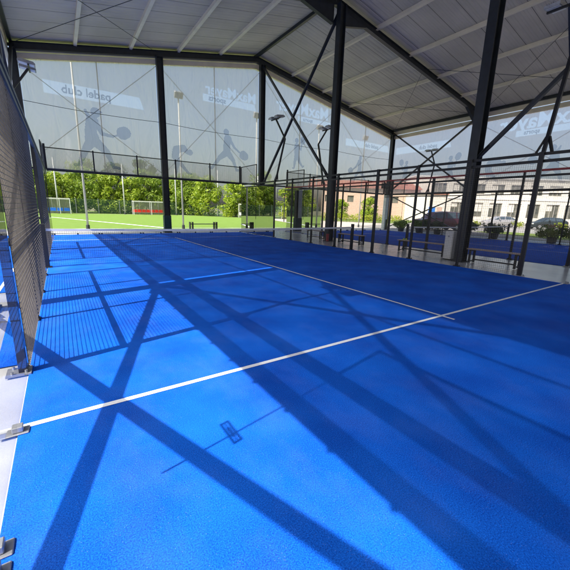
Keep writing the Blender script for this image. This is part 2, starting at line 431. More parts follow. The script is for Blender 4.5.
# thin tension rods on the gable wall
for xa, xb in ((XL, 5.6), (5.6, 11.95), (11.95, 18.4), (18.4, XR)):
    za, zb = roofz(xa)-.6, roofz(xb)-.6
    rod([(xa, 21.06, 3.3), (xb, 21.06, zb)]); rod([(xa, 21.1, za), (xb, 21.1, 3.3)])
for ya, yb in ((6.42, 13.55), (-.72, 6.42)):
    rod([(XR+.3, ya, 3.3), (XR+.3, yb, 7.6)]); rod([(XR+.33, ya, 7.6), (XR+.33, yb, 3.3)])
# bottom rail carrying the banners, sagging mid wire and mullions
ZB = 3.14
bm = bmesh.new()
tube(bm, [(XL-.1, YF[0], ZB+.07), (XL-.1, YF[-1], ZB+.07)], .085, 10)
link_bm('banner_rail', bm, M['steel'], hall)
bm = bmesh.new(); tube(bm, [(XL, 21.02, ZB-.02), (XR, 21.02, ZB-.02)], .05, 8); link_bm('banner_rail', bm, M['steel'], hall)
bm = bmesh.new(); tube(bm, [(XR+.1, YF[0], ZB-.02), (XR+.1, YF[-1], ZB-.02)], .06, 8); link_bm('banner_rail', bm, M['steel'], hall)
def sag(a, b, s, n=8):
    a, b = Vector(a), Vector(b)
    return [a.lerp(b, t/n)-Vector((0, 0, s*4*(t/n)*(1-t/n))) for t in range(n+1)]
for xa, xb in ((XL, 5.6), (5.6, 11.95), (11.95, 18.4), (18.4, XR)): rod(sag((xa, 20.9, 6.05), (xb, 20.9, 6.05), .08), .012, 'wire', 'black')
for ya, yb in zip(YF, YF[1:]):
    rod(sag((XR+.06, ya, 5.3), (XR+.06, yb, 5.3), .05), .012, 'wire', 'black')
    rod(sag((XL-.04, ya, 5.98), (XL-.04, yb, 5.98), .03), .025, 'wire', 'black')
for x in (2.6, 8.8, 15.2, 21.8):
    bm = bmesh.new(); box(bm, x-.02, x+.02, 21.04, 21.08, ZB, roofz(x)-.6); link_bm('mullion', bm, M['galv'], hall)

# ------------------------------------------------------------ banners
# printed cloth: the pattern is worked out cell by cell, each colour of print becomes a piece of its own
FIGS = {
 0: [((-.72, .06), (-.92, .04), .06, .05), ((-.72, .08), (-.48, .68), .07, .11), ((-.48, .68), (-.12, 1.22), .11, .19), ((-.1, 1.22), (.44, .72), .19, .11), ((.44, .72), (.68, .08), .10, .06), ((.68, .06), (.92, .04), .06, .05),
     ((-.12, 1.2), (-.16, 1.6), .24, .18), ((-.16, 1.6), (-.06, 2.0), .18, .20), ((.0, 2.1), (.08, 2.3), .07, .09), ((.1, 2.4), (.1, 2.42), .155, .155), ((.12, 2.49), (.36, 2.45), .05, .02),
     ((.06, 1.98), (.3, 1.52), .09, .07), ((.3, 1.52), (.74, 1.46), .065, .05), ((.74, 1.46), (1.02, 1.56), .03, .03), ((1.2, 1.66), (1.28, 1.7), .22, .21), ((-.2, 2.2), (-.3, 2.45), .07, .04)],
 1: [((-.95, .05), (-1.12, .1), .06, .05), ((-.95, .06), (-.42, .72), .06, .10), ((-.42, .72), (.08, 1.1), .11, .17), ((.1, 1.1), (.5, .64), .17, .10), ((.5, .64), (.72, .08), .09, .06), ((.72, .06), (.98, .06), .06, .05),
     ((.08, 1.1), (.06, 1.5), .19, .17), ((.06, 1.5), (.14, 1.86), .17, .2), ((.12, 2.0), (.06, 2.12), .07, .08), ((.04, 2.24), (.04, 2.27), .14, .14), ((.26, 1.88), (.58, 1.42), .08, .06), ((.58, 1.42), (.92, 1.18), .055, .045),
     ((.92, 1.18), (1.08, 1.1), .03, .03), ((1.22, 1.02), (1.32, .98), .22, .2)],
 2: [((-.26, .06), (-.4, .05), .05, .05), ((-.26, .08), (-.2, .6), .06, .1), ((-.2, .6), (-.04, 1.12), .1, .16), ((.02, 1.1), (.28, .6), .15, .1), ((.28, .6), (.62, .22), .09, .06), ((.62, .22), (.74, .3), .05, .05),
     ((-.02, 1.15), (-.04, 1.78), .18, .21), ((-.06, 1.95), (-.06, 2.1), .07, .08), ((-.07, 2.24), (-.07, 2.28), .14, .14), ((.08, 1.82), (.38, 1.58), .08, .06), ((.38, 1.58), (.46, 1.95), .055, .045), ((.46, 1.95), (.52, 2.12), .03, .03), ((.56, 2.28), (.6, 2.4), .2, .2)],
 3: [((.5, 1.5), (.2, 1.78), .1, .17), ((.2, 1.78), (-.3, 1.62), .17, .2), ((-.3, 1.62), (-.42, 1.15), .2, .18), ((-.42, 1.15), (.05, .6), .17, .11), ((.05, .6), (.5, .1), .1, .07), ((.5, .08), (.72, .06), .06, .05), ((-.4, 1.1), (-.3, .5), .15, .1), ((-.3, .5), (-.36, .08), .09, .06), ((.66, 1.52), (.68, 1.54), .15, .15)]}

def text_mesh(txt, size):
    cu = bpy.data.curves.new('lettering', 'FONT'); cu.body = txt; cu.size = size; cu.align_x = 'LEFT'
    cu.offset = size*.022; cu.resolution_u = 3
    o = bpy.data.objects.new('tmp', cu); COL.objects.link(o)
    dg = bpy.context.evaluated_depsgraph_get(); dg.update()
    me = bpy.data.meshes.new_from_object(o.evaluated_get(dg))
    bpy.data.objects.remove(o); bpy.data.curves.remove(cu)
    me.calc_loop_triangles()
    tr = [[(me.vertices[i].co.x, me.vertices[i].co.y) for i in t.vertices] for t in me.loop_triangles]
    bpy.data.meshes.remove(me)
    return tr

CELL = .026
def banner(name_label, o, ux, nrm, W, top, prints, gap0=.2, gap1=.14, slope=False):
    """o: start of the bay on the ground; ux: along the wall as seen from inside (left to right);
    nrm: outward normal; top(u) -> height; prints in (u, z) as seen from inside, so writing is mirrored"""
    ux, nrm = Vector(ux), Vector(nrm); uz = Vector((0, 0, 1))
    root = thing('banner', name_label, 'banner', o, 0, 'printed mesh banners round the hall')
    u0, u1, z0 = gap0, W-gap1, ZB+.02
    nu = int((u1-u0)/CELL); du = (u1-u0)/nu
    zt = max(top(u0+k*du) for k in range(nu+1)); nz = int(math.ceil((zt-z0)/CELL))
    G = [bytearray(nu) for _ in range(nz)]
    def mark(umin, umax, zmin, zmax, test, code):
        for j in range(max(0, int((zmin-z0)/CELL)), min(nz, int((zmax-z0)/CELL)+2)):
            z = z0+(j+.5)*CELL
            for i in range(max(0, int((umin-u0)/du)), min(nu, int((umax-u0)/du)+2)):
                if test(u0+(i+.5)*du, z): G[j][i] = code
    nf = 4; prints = sorted(prints, key=lambda p_: {'fig': 0, 'ribbon': 2}.get(p_[0], 1 if p_[-1] == 'letter' else 3))
    for pr in prints:
        if pr[0] == 'fig':
            nf += 1
            _, kind, fu, fz, s, flip = pr
            for (ax, ay), (bx_, by), ra, rb in FIGS[kind]:
                a = Vector((fu+flip*s*ax, fz+s*ay)); b = Vector((fu+flip*s*bx_, fz+s*by)); d = b-a; L2 = max(1e-6, d.length_squared); ra *= 1.3; rb *= 1.3; R = max(ra, rb)*s
                def t(u, z, a=a, d=d, L2=L2, ra=ra*s, rb=rb*s):
                    p = Vector((u, z))-a; k = min(1, max(0, p.dot(d)/L2)); return (p-d*k).length < ra+(rb-ra)*k
                mark(min(a.x, b.x)-R, max(a.x, b.x)+R, min(a.y, b.y)-R, max(a.y, b.y)+R, t, nf)
        elif pr[0] == 'ribbon':
            _, a, b, c, d = pr; h = (d-c)*.35
            mark(a, b, c, d, lambda u, z: c <= z <= d and a <= u <= b-h*(z-c)/(d-c), 1)
        elif pr[0] == 'text':
            _, txt, ur, tz, size, mt = pr
            for tri in text_mesh(txt, size):
                (x1, y1), (x2, y2), (x3, y3) = [(ur-a, tz+b) for a, b in tri]
                den = (y2-y3)*(x1-x3)+(x3-x2)*(y1-y3)
                if abs(den) < 1e-9: continue
                def t(u, z):
                    l1 = ((y2-y3)*(u-x3)+(x3-x2)*(z-y3))/den; l2 = ((y3-y1)*(u-x3)+(x1-x3)*(z-y3))/den
                    return l1 >= -.02 and l2 >= -.02 and l1+l2 <= 1.02
                mark(min(x1, x2, x3), max(x1, x2, x3), min(y1, y2, y3), max(y1, y2, y3), t, 2 if mt == 'letter' else 4)
    bms = {c: bmesh.new() for c in range(9)}
    used_c = set(); last = {}
    zmin_top = min(top(u0+k*du) for k in range(nu+1))
    # merge equal runs of neighbouring rows into one quad
    open_runs = {}
    def flush(key, j1):
        (i0, i1, c), j0 = key, open_runs.pop(key)
        ua, ub = u0+i0*du, u0+i1*du; za, zb = z0+j0*CELL, z0+j1*CELL
        q = [(ua, za), (ub, za), (ub, min(zb, top(ub))), (ua, min(zb, top(ua)))]
        if q[3][1] <= za+.001 and q[2][1] <= za+.001: return
        if q[2][1] <= za: q[2] = (ub, za+.0005)
        if q[3][1] <= za: q[3] = (ua, za+.0005)
        used_c.add(c)
        bm = bms[c]; bm.faces.new([bm.verts.new(ux*a+uz*b) for a, b in q])
    for j in range(nz):
        row = G[j]; runs = set(); i = 0
        lim = nu if z0+(j+1)*CELL < zmin_top else 6
        while i < nu:
            k = i
            while k < nu and row[k] == row[i] and k-i < lim: k += 1
            runs.add((i, k, row[i])); i = k
        for key in [k for k in open_runs if k not in runs]: flush(key, j)
        for key in runs:
            if key not in open_runs: open_runs[key] = j
    for key in list(open_runs): flush(key, nz)
    for c, nm, mt in ((0, 'banner_cloth', 'banner'), (1, 'ribbon_print', 'ribbon'), (2, 'lettering', 'letter'), (3, 'player_print', 'sil'), (4, 'small_lettering', 'sil2'), (5, 'player_print', 'sil'), (6, 'player_print', 'sil'), (7, 'player_print', 'sil'), (8, 'player_print', 'sil')):
        if c in used_c:
            link_bm(nm, bms[c], M['leftbanner'] if slope else M[mt], root)
        else: bms[c].free()
    k = gap0+.25
    if slope:
        while k < W-gap1:
            a = ux*k
            bm = bmesh.new(); box(bm, a.x-.02, a.x+.02, a.y-.02, a.y+.02, ZB-.07, ZB+.05); link_bm('lashing', bm, M['black'], root); k += .5
    return root
YB = 20.96
def gtop(xa):
    return lambda u: roofz(min(XR, max(XL, xa+u)))-.62
far = [
 (XL, 5.6, 'leftmost far banner, with a lunging player below a padel club ribbon',
  [('fig', 0, 2.95, 3.38, 1.1, 1), ('ribbon', 1.0, 5.4, 6.55, 7.12), ('text', 'padel club', 3.82, 6.68, .52, 'sil')]),
 (5.6, 11.95, 'far banner between the two far pillars, wide-stance player below large white lettering',
  [('fig', 1, 3.85, 3.85, 1.0, 1), ('fig', 3, 1.0, 3.4, .82, 1), ('ribbon', 2.43, 6.0, 7.62, 8.03), ('text', 'sports', 3.89, 7.72, .44, 'sil'), ('text', 'MaxMayer', 5.98, 8.08, .80, 'letter')]),
 (11.95, 18.4, 'far banner right of the pale-covered far pillar, racket player under large lettering',
  [('fig', 2, 3.0, 4.4, .85, 1), ('ribbon', 2.97, 6.2, 7.62, 7.94), ('text', 'sports', 4.3, 7.69, .34, 'sil'), ('text', 'MaxMayer', 5.75, 8.07, 1.08, 'letter')]),
 (18.4, XR, 'far banner reaching the far right corner pillar, with a pale ribbon',
  [('fig', 1, 3.0, 3.9, .85, -1), ('ribbon', 1.2, 6.35, 6.6, 7.12), ('text', 'padel club', 4.98, 6.74, .40, 'sil')])]
for xa, xb, lab, pr in far:
    banner(lab, (xa, YB, 0), (1, 0, 0), (0, 1, 0), xb-xa, gtop(xa), pr, .19, .2)
XB = XR+.14
right = [
 (20.83, 13.55, 'right wall banner starting at the far right corner pillar, with ribbon and two small players',
  [('fig', 2, 1.5, 3.8, .82, -1), ('fig', 2, 5.5, 3.7, .85, 1), ('ribbon', .33, 5.35, 6.4, 6.95), ('text', 'padel club', 4.2, 6.56, .40, 'sil')]),
 (13.55, 6.42, 'right wall banner with large mirrored lettering above the parked cars',
  [('fig', 3, 1.3, 3.6, .85, 1), ('fig', 0, 4.6, 3.5, .85, -1), ('ribbon', 2.35, 6.7, 6.44, 6.80), ('text', 'sports', 3.65, 6.53, .34, 'sil'), ('text', 'MaxMayer', 6.4, 6.88, 1.2, 'letter')]),
 (6.42, -.72, 'right wall banner nearest the camera beyond the frame edge', [('fig', 1, 3, 3.3, .9, 1)]),
 (-.72, -8, 'right wall banner behind the camera', [])]
for ya, yb, lab, pr in right:
    banner(lab, (XB, ya, 0), (0, -1, 0), (1, 0, 0), ya-yb, lambda u: 7.74, pr, .16, .18)
for k, (ya, yb) in enumerate(zip(YF, YF[1:])):
    lab = ['left wall banner behind the camera', 'left wall banner beside the near end of the court', 'left wall banner beside the net', 'left wall banner next to the far left corner pillar'][k]
    banner(lab, (XL-.1, ya, 0), (0, 1, 0), (-1, 0, 0), yb-ya, lambda u: 7.8, [], .25, .14 if k < 3 else .26, slope=True)

# ------------------------------------------------------------ court enclosures
WR = .0022
def wire_grid(bm, ax, c, a0, a1, z0, z1, p=.05, r=WR):
    """welded mesh in the plane ax=c ('x' or 'y'), square wires"""
    n = int(round((a1-a0)/p))
    for i in range(n+1):
        a = a0+(a1-a0)*i/n
        x_, y_ = (c, a) if ax == 'x' else (a, c); q = 1.25*r
        A = [bm.verts.new((x_+u*q, y_+v*q, z0)) for u, v in ((-1, 0), (0, -1), (1, 0), (0, 1))]
        B = [bm.verts.new((p.co.x, p.co.y, z1)) for p in A]
        for k in range(4): bm.faces.new((A[k], A[(k+1) % 4], B[(k+1) % 4], B[k]))
    n = int(round((z1-z0)/p))
    for i in range(n+1):
        z = z0+(z1-z0)*i/n
        if ax == 'x': box(bm, c+r, c+3*r, a0, a1, z-r, z+r)
        else: box(bm, a0, a1, c+r, c+3*r, z-r, z+r)

SIDE_Y = [4, 5.65, 7.3, 8.95, 11.05, 12.7, 14.35, 16]
def side_fence(X, out, label, group, midrail=True, top='black', r=WR):
    f = thing('side_fence', label, 'fence', (X, 10, 0), 0, group)
    def L(bm): 
        bmesh.ops.translate(bm, verts=bm.verts[:], vec=(-X, -10, 0)); return bm
    for y in SIDE_Y:
        w = .1 if y in (4, 16, 8.95, 11.05) else .06
        bm = bmesh.new(); c = X+out*.04
        box(bm, c-.03, c+.03, y-w/2, y+w/2, .0, 3.0)
        q = link_bm('post', L(bm), M['black'], f)
        bm = bmesh.new()
        xa, xb = sorted((X-out*.02, X+out*(.16 if y in (4, 16) else .1)))
        box(bm, xa, xb, y-.09, y+.09, .0, .014)
        for sx in (.25, .8):
            for sy in (-.06, .06):
                xx = xa+(xb-xa)*sx; tube(bm, [(xx, y+sy, .014), (xx, y+sy, .04)], .012, 6)
        link_bm('base_plate', L(bm), M['galv'] if y in (4, 16) else M['black'], q)
    c = X+out*.04
    for z, m_ in ((2.965, top), (2.80, 'black')) if (out > 0 or X > 5) else ((2.958, top), (2.825, 'black')):
        bm = bmesh.new(); box(bm, c-.03, c+.03, .0, 20.0, z-.032, z+.032); bmesh.ops.translate(bm, verts=bm.verts[:], vec=(.036 if X == 0 else out*.062, 0, 0))
        link_bm('rail', L(bm), M[m_], f)
    if midrail:
        for ya, yb in ((4.05, 8.9), (11.1, 15.95)):
            bm = bmesh.new(); box(bm, c+out*.035-.02, c+out*.035+.02, ya, yb, 1.08, 1.13); link_bm('rail', L(bm), M['black'], f)
    for a, b in zip(SIDE_Y, SIDE_Y[1:]):
        if a == 8.95: continue
        bm = bmesh.new(); wire_grid(bm, 'x', X, a+.03, b-.03, .03, 2.78, r=r); link_bm('mesh_panel', L(bm), M['wire'], f)
    return f
side_fence(0, -1, 'left side mesh fence of the near court, sunlit at its foot', 'mesh side fences of the courts')
side_fence(10, 1, 'mesh fence along the right side of the near court, in front of the benches', 'mesh side fences of the courts', midrail=False, r=.0016)
side_fence(13.5, -1, 'mesh fence with a red top rail behind the benches', 'mesh side fences of the courts', midrail=False, top='red', r=.0016)
side_fence(23.5, 1, 'mesh fence on the far right side of the neighbouring court', 'mesh side fences of the courts', midrail=False)

def clamp(bm, x, y, ax, pair=True):
    for d in ((-.06, .06) if pair else (0,)):
        if ax == 'x': box(bm, x-.03, x+.03, y+d-.03, y+d+.03, .011, .05); box(bm, x-.1, x+.06, y+d-.045, y+d+.045, .0, .01)
        else: box(bm, x+d-.03, x+d+.03, y-.04, y+.04, .011, .065); box(bm, x+d-.045, x+d+.045, y-.06, y+.06, .0, .01)

def glass_side(X, y0, y1, out, label, topmesh):
    g = thing('glass_wall', label, 'glass wall', (X, (y0+y1)/2, 0), 0, 'glass walls of the courts')
    oy = (y0+y1)/2
    def L(bm): bmesh.ops.translate(bm, verts=bm.verts[:], vec=(-X, -oy, 0)); return bm
    ym = (y0+y1)/2
    for a, b in ((y0+.03, ym-.006), (ym+.006, y1-.06)):
        bm = bmesh.new(); sheet(bm, [(X, a, .02), (X, b, .02), (X, b, 2.76), (X, a, 2.76)]); link_bm('glass_pane', L(bm), M['glass'], g)
    for y, pr in ((ym, True), ((y0+ym)/2, False), ((ym+y1)/2, False)):
        bm = bmesh.new(); clamp(bm, X, y, 'x', pr); bevel(bm, .004); link_bm('clamp', L(bm), M['galv'], g)
    bm = bmesh.new(); box(bm, X-.012, X+.012, ym-.005, ym+.005, .9, 2.77); link_bm('glass_joint', L(bm), M['black'], g)
    if topmesh:
        a, b = topmesh
        bm = bmesh.new()
        for z in (3.99,): box(bm, X+out*.04-.02, X+out*.04+.02, a, b, z-.02, z+.02)
        for y in (a+.02, b-.02): box(bm, X+out*.04-.02, X+out*.04+.02, y-.02, y+.02, 3.0, 3.968)
        link_bm('top_frame', L(bm), M['black'], g)
        bm = bmesh.new(); wire_grid(bm, 'x', X, a+.03, b-.03, 3.02, 3.96); link_bm('mesh_panel', L(bm), M['wire'], g)
    return g
def handle_on(g, X, oy):
    bm = bmesh.new(); y, z = 2.03, 1.5
    for a in (-.11, .11): box(bm, X-.006, X+.006, y+a-.008, y+a+.008, z-.035, z+.035)
    for a in (-.035, .035): box(bm, X-.006, X+.006, y-.119, y+.119, z+a-.006, z+a+.006)
    box(bm, X-.006, X+.006, y-.055, y+.055, z-.009, z+.009)
    box(bm, X-.004, X+.004, y-.101, y-.056, z-.003, z+.003); box(bm, X-.004, X+.004, y+.056, y+.101, z-.003, z+.003)
    bmesh.ops.translate(bm, verts=bm.verts[:], vec=(-X, -oy, 0)); link_bm('handle', bm, M['black'], g)
g = glass_side(0, 0, 4, -1, 'left side glass of the near court beside the camera', (0, 2.03)); handle_on(g, 0, 2)
glass_side(10, 0, 4, 1, 'right side glass of the near court at the end of the white service line', (0, 2.03))
glass_side(0, 16, 20, -1, 'far left side glass of the near court', (18, 20))
glass_side(10, 16, 20, 1, 'far right side glass of the near court', (18, 20))
glass_side(13.5, 0, 4, -1, 'near left side glass of the neighbouring court', None)
glass_side(23.5, 0, 4, 1, 'near right side glass of the neighbouring court', None)
glass_side(13.5, 16, 20, -1, 'far left side glass of the neighbouring court', (18, 20))
glass_side(23.5, 16, 20, 1, 'far right side glass of the neighbouring court', (18, 20))

def glass_end(X0, Y, out, label):
    g = thing('end_wall', label, 'glass wall', (X0+5, Y, 0), 0, 'end walls of the courts')
    def L(bm): bmesh.ops.translate(bm, verts=bm.verts[:], vec=(-X0-5, -Y, 0)); return bm
    for k in range(5):
        a, b = X0+2*k+.008, X0+2*k+1.992
        bm = bmesh.new(); sheet(bm, [(a, Y, .02), (b, Y, .02), (b, Y, 2.96), (a, Y, 2.96)]); link_bm('glass_pane', L(bm), M['glass'], g)
        bm = bmesh.new(); clamp(bm, X0+2*k+1, Y+out*.01, 'y', False); bevel(bm, .006); link_bm('clamp', L(bm), M['black'], g)
        bm = bmesh.new(); wire_grid(bm, 'y', Y, a+.02, b-.02, 3.05, 3.95); link_bm('mesh_panel', L(bm), M['wire'], g)
    for k in range(6):
        x = X0+2*k; x = min(max(x, X0+.04), X0+9.96)
        bm = bmesh.new(); w = .045 if k in (0, 5) else .03
        box(bm, x-w, x+w, Y+out*.02-.03, Y+out*.02+.03, 3.034, 4.05 if k else 4.15); link_bm('post', L(bm), M['black'], g)
        bm = bmesh.new(); clamp(bm, x, Y+out*.01, 'y', 0 < k < 5); bevel(bm, .006); link_bm('clamp', L(bm), M['black'], g)
    for z, h in ((3.0, .032), (4.0, .02)):
        bm = bmesh.new(); yy = Y+out*.03+(out*.062 if z > 3.5 else 0); box(bm, X0+.05, X0+9.95, yy-.03, yy+.03, z-h, z+h)
        link_bm('rail', L(bm), M['black'], g)
    return g
glass_end(0, 20, 1, 'far glass end wall of the near court, topped by a dark mesh band')
glass_end(0, 0, -1, 'near glass end wall of the near court, behind the camera')
glass_end(13.5, 20, 1, 'far glass end wall of the neighbouring court')

# ------------------------------------------------------------ nets
def net(X0, label, fine=True):
    n = thing('padel_net', label, 'net', (X0+5, 10, 0), 0, 'nets of the two courts')
    def top(x): return .91-.04*(1-((x-X0-5)/5)**2)
    def L(bm): bmesh.ops.translate(bm, verts=bm.verts[:], vec=(-X0-5, -10, 0)); return bm
    bm = bmesh.new(); p = .045; r = .0013; k = int(9.9/p)
    for i in range(k+1):
        x = X0+.05+9.9*i/k; box(bm, x-r, x+r, 10-r, 10+r, .03, top(x)-.03)
    for j in range(18):
        t = .03+j*.047
        N = 20
        for q in range(N):
            xa, xb = X0+.05+9.9*q/N, X0+.05+9.9*(q+1)/N
            za, zb = t*(top(xa)-.03)/.86, t*(top(xb)-.03)/.86
            beam(bm, (xa, 10+2*r, za), (xb, 10+2*r, zb), 2*r, 2*r)
    link_bm('net_mesh', L(bm), M['black'], n)
    bm = bmesh.new(); N = 20
    for q in range(N):
        xa, xb = X0+.05+9.9*q/N, X0+.05+9.9*(q+1)/N
        v = [(xa, -.012, top(xa)-.055), (xb, -.012, top(xb)-.055), (xb, -.012, top(xb)), (xa, -.012, top(xa))]
        A = [bm.verts.new((a, 10+b, c)) for a, b, c in v]; B = [bm.verts.new((a, 10-b, c)) for a, b, c in v]
        bm.faces.new(A); bm.faces.new(B[::-1])
        for i in range(4): bm.faces.new((A[i], B[i], B[(i+1) % 4], A[(i+1) % 4]))
    bmesh.ops.remove_doubles(bm, verts=bm.verts[:], dist=.0005)
    link_bm('tape', L(bm), M['whitepaint'], n)
    for x in (X0+.0, X0+10.0):
        bm = bmesh.new(); box(bm, x-.045, x+.045, 9.95, 10.05, .0, 1.02); box(bm, x-.09, x+.09, 9.9, 10.1, 0, .015); bevel(bm, .006)
        link_bm('post', L(bm), M['black'], n)
net(0, 'black net with white tape across the near blue court')
net(13.5, 'black net with white tape across the neighbouring court')

# ------------------------------------------------------------ court floodlights (leaning pole, twin heads)
def court_lamp(x, y, out, label):
    t = thing('floodlight_pole', label, 'floodlight', (x, y, 3.0), 0, 'twin floodlights on bent poles over the courts')
    s = out
    bm = bmesh.new()
    beam(bm, (s*.03, 0, -.0), (s*.55, 0, 2.15), .075, .075, (0, 1, 0))
    beam(bm, (s*.55, 0, 2.15), (-s*.02, 0, 2.98), .065, .065, (0, 1, 0))
    link_bm('pole', bm, M['black'], t)
    for q in (-1, 1):
        bm = bmesh.new(); beam(bm, (s*.05, q*.16, .0), (s*.12, q*.03, .36), .05, .05); link_bm('strut', bm, M['black'], t)
    bm = bmesh.new(); beam(bm, (-s*.05, -.42, 3.0), (-s*.05, .42, 3.0), .05, .04); link_bm('crossbar', bm, M['black'], t)
    for q in (-.27, .27):
        bm = bmesh.new(); box(bm, -.24, .24, q-.15, q+.15, 3.04, 3.10)
        for k in range(7): box(bm, -.2, .2, q-.12+k*.04, q-.11+k*.04, 3.10, 3.14)
        bmesh.ops.rotate(bm, verts=bm.verts[:], cent=(0, q, 3.05), matrix=Matrix.Rotation(s*-.12, 3, 'Y'))
        hd = link_bm('lamp_head', bm, M['galv'], t)
        bm = bmesh.new(); box(bm, -.21, .21, q-.125, q+.125, 3.032, 3.038)
        bmesh.ops.rotate(bm, verts=bm.verts[:], cent=(0, q, 3.05), matrix=Matrix.Rotation(s*-.12, 3, 'Y'))
        link_bm('lens', bm, M['whitepaint'], hd)
court_lamp(-.07, 4.0, -1, 'floodlight on the left fence beside the near glass, out of frame')
court_lamp(10.07, 4.0, 1, 'nearest floodlight pole, rising from the right fence where mesh meets glass')
court_lamp(-.07, 16, -1, 'floodlight on the far part of the left fence')
court_lamp(10.07, 16, 1, 'twin floodlight on the far right corner of the near court')
court_lamp(13.43, 16, -1, 'floodlight on the far left corner of the neighbouring court, left of the central pillar')
court_lamp(23.57, 16, 1, 'floodlight on the far right corner of the neighbouring court')
court_lamp(13.43, 4, -1, 'floodlight on the near left part of the neighbouring court')
court_lamp(23.57, 4, 1, 'floodlight on the near right part of the neighbouring court')

# ------------------------------------------------------------ benches, cabinet and small things between the courts
def bench(x, y0, y1, label, rz=0, z=.45):
    ln = y1-y0
    b = thing('bench', label, 'bench', (x, (y0+y1)/2, 0), rz, 'long benches between the courts')
    for k in range(3):
        bm = bmesh.new(); xx = -.15+k*.11; box(bm, xx, xx+.09, -ln/2, ln/2, z-.03, z); bevel(bm, .005)
        link_bm('slat', bm, M['wood'], b)
    for s in (-1, 1):
        bm = bmesh.new(); yy = s*(ln/2-.12)
        box(bm, -.16, -.12, yy-.03, yy+.03, 0, z-.07); box(bm, .12, .16, yy-.03, yy+.03, 0, z-.07)
        box(bm, -.16, .16, yy-.03, yy+.03, z-.07, z-.031); box(bm, -.119, .119, yy-.025, yy+.025, .04, .07)
        link_bm('leg_frame', bm, M['black'], b)
    bm = bmesh.new(); box(bm, -.02, .02, -ln/2+.16, ln/2-.16, .09, .13) ; link_bm('stretcher', bm, M['black'], b)
    return b
bench(11.3, 4.45, 6.0, 'wooden bench to the right of the near dark pillar')
bench(11.75, 6.95, 9.05, 'wooden bench left of the white cabinet with a yellow ball on it')
bench(11.75, 11.0, 12.6, 'wooden bench just in front of the second dark pillar')
bench(11.9, 14.0, 15.3, 'wooden bench beyond the second dark pillar')
bm = bmesh.new(); bmesh.ops.create_icosphere(bm, subdivisions=3, radius=.034)
tag(link_bm('tennis_ball', bm, M['ball'], smooth=True, loc=(11.76, 8.75, .484)), 'yellow ball lying on the end of the wooden bench', 'ball')
bm = bmesh.new(); bmesh.ops.create_icosphere(bm, subdivisions=3, radius=.034)
tag(link_bm('tennis_ball', bm, M['ball'], smooth=True, loc=(11.72, 8.83, .484)), 'yellow ball touching another ball, nearest the bench end', 'ball')
cab = thing('cabinet', 'narrow white metal cabinet standing against the near dark pillar', 'cabinet', (11.28, 6.62, 0))
bm = bmesh.new(); box(bm, -.16, .16, -.14, .14, .03, .95); bevel(bm, .01, 2); link_bm('cabinet_body', bm, M['whitepaint'], cab)
bm = bmesh.new(); box(bm, -.175, -.162, -.115, .115, .08, .9); link_bm('door', bm, M['whitepaint'], cab)
bm = bmesh.new(); tube(bm, [(-.178, 0, .78), (-.19, 0, .78)], .03, 10); link_bm('knob', bm, M['galv'], cab)
bm = bmesh.new(); box(bm, -.15, .15, -.13, .13, 0, .029); link_bm('plinth', bm, M['black'], cab)
fe = thing('fire_extinguisher', 'small red extinguisher at the foot of the second dark pillar', 'extinguisher', (11.42, 13.1, 0))
bm = bmesh.new(); tube(bm, [(0, 0, .02), (0, 0, .05), (0, 0, .34), (0, 0, .38)], .07, 12); link_bm('cylinder', bm, M['red'], fe, smooth=False)
bm = bmesh.new(); tube(bm, [(0, 0, .38), (0, 0, .44)], .02, 8); beam(bm, (-.06, 0, .45), (.05, 0, .47), .02, .02); tube(bm, [(.03, 0, .42), (.09, 0, .36), (.09, 0, .2)], .01, 6); link_bm('valve', bm, M['black'], fe)
bx = thing('loudspeaker', 'black box on two short legs beside the far right corner pillar', 'loudspeaker', (24.4, 20.72, 3.16))
bm = bmesh.new(); box(bm, -.32, .32, -.15, .15, .4, .85); bevel(bm, .015); link_bm('speaker_box', bm, M['black'], bx)
for s in (-.14, .14):
    bm = bmesh.new(); box(bm, s-.03, s+.03, -.03, .03, 0, .4); link_bm('leg', bm, M['black'], bx)

# ------------------------------------------------------------ foliage
def leaves(bm, c, R, n, s, flat=.0):
    for _ in range(n):
        d = Vector((random.gauss(0, 1), random.gauss(0, 1), random.gauss(0, 1))).normalized()
        rr = R*(.55+.5*random.random()**.6)
        p = Vector(c)+Vector((d.x*rr, d.y*rr, d.z*rr*.8))
        nrm = (d+Vector((random.gauss(0, .5), random.gauss(0, .5), random.gauss(0, .5)+.3))).normalized()
        a = nrm.orthogonal().normalized(); a = Matrix.Rotation(random.random()*6.28, 3, nrm) @ a
        b = nrm.cross(a); k = s*(.6+.8*random.random())
        bm.faces.new([bm.verts.new(p+a*k*u+b*k*.6*v) for u, v in ((-1, 0), (-.1, -.6), (1, 0), (.1, .6))])

def make_tree(seed, H, W, lm, nb=64, nl=80, leaf=.23, z0=.06):
    random.seed(seed)
    t = thing('tree', 'tree', 'tree')
    bm = bmesh.new()
    tube(bm, [(0, 0, -.05), (.05, .02, H*.2), (-.05, .06, H*.5), (.1, 0, H*.85)], .16, 8, .03)
    bc = []
    for i in range(nb):
        th = random.random()*6.28; t_ = random.random()
        z = H*(z0+(.93-z0)*t_)
        prof = math.sin(PI*min(1, .24+.72*t_))**.5
        r = W/2*prof*math.sqrt(random.random())*1.05
        bc.append((r*math.cos(th), r*math.sin(th), z, W*(.12+.1*random.random())))
    for c in bc[:14]:
        zz = max(H*.12, c[2]-H*.25)
        tube(bm, [(0, 0, zz), (c[0]*.5, c[1]*.5, (zz+c[2])/2+.1), c[:3]], .06, 5, .015)
    link_bm('trunk', bm, M['bark'], t)
    bm = bmesh.new()
    for x, y, z, R in bc: leaves(bm, (x, y, z), R, nl, leaf)
    link_bm('crown', bm, M[lm], t)
    return t
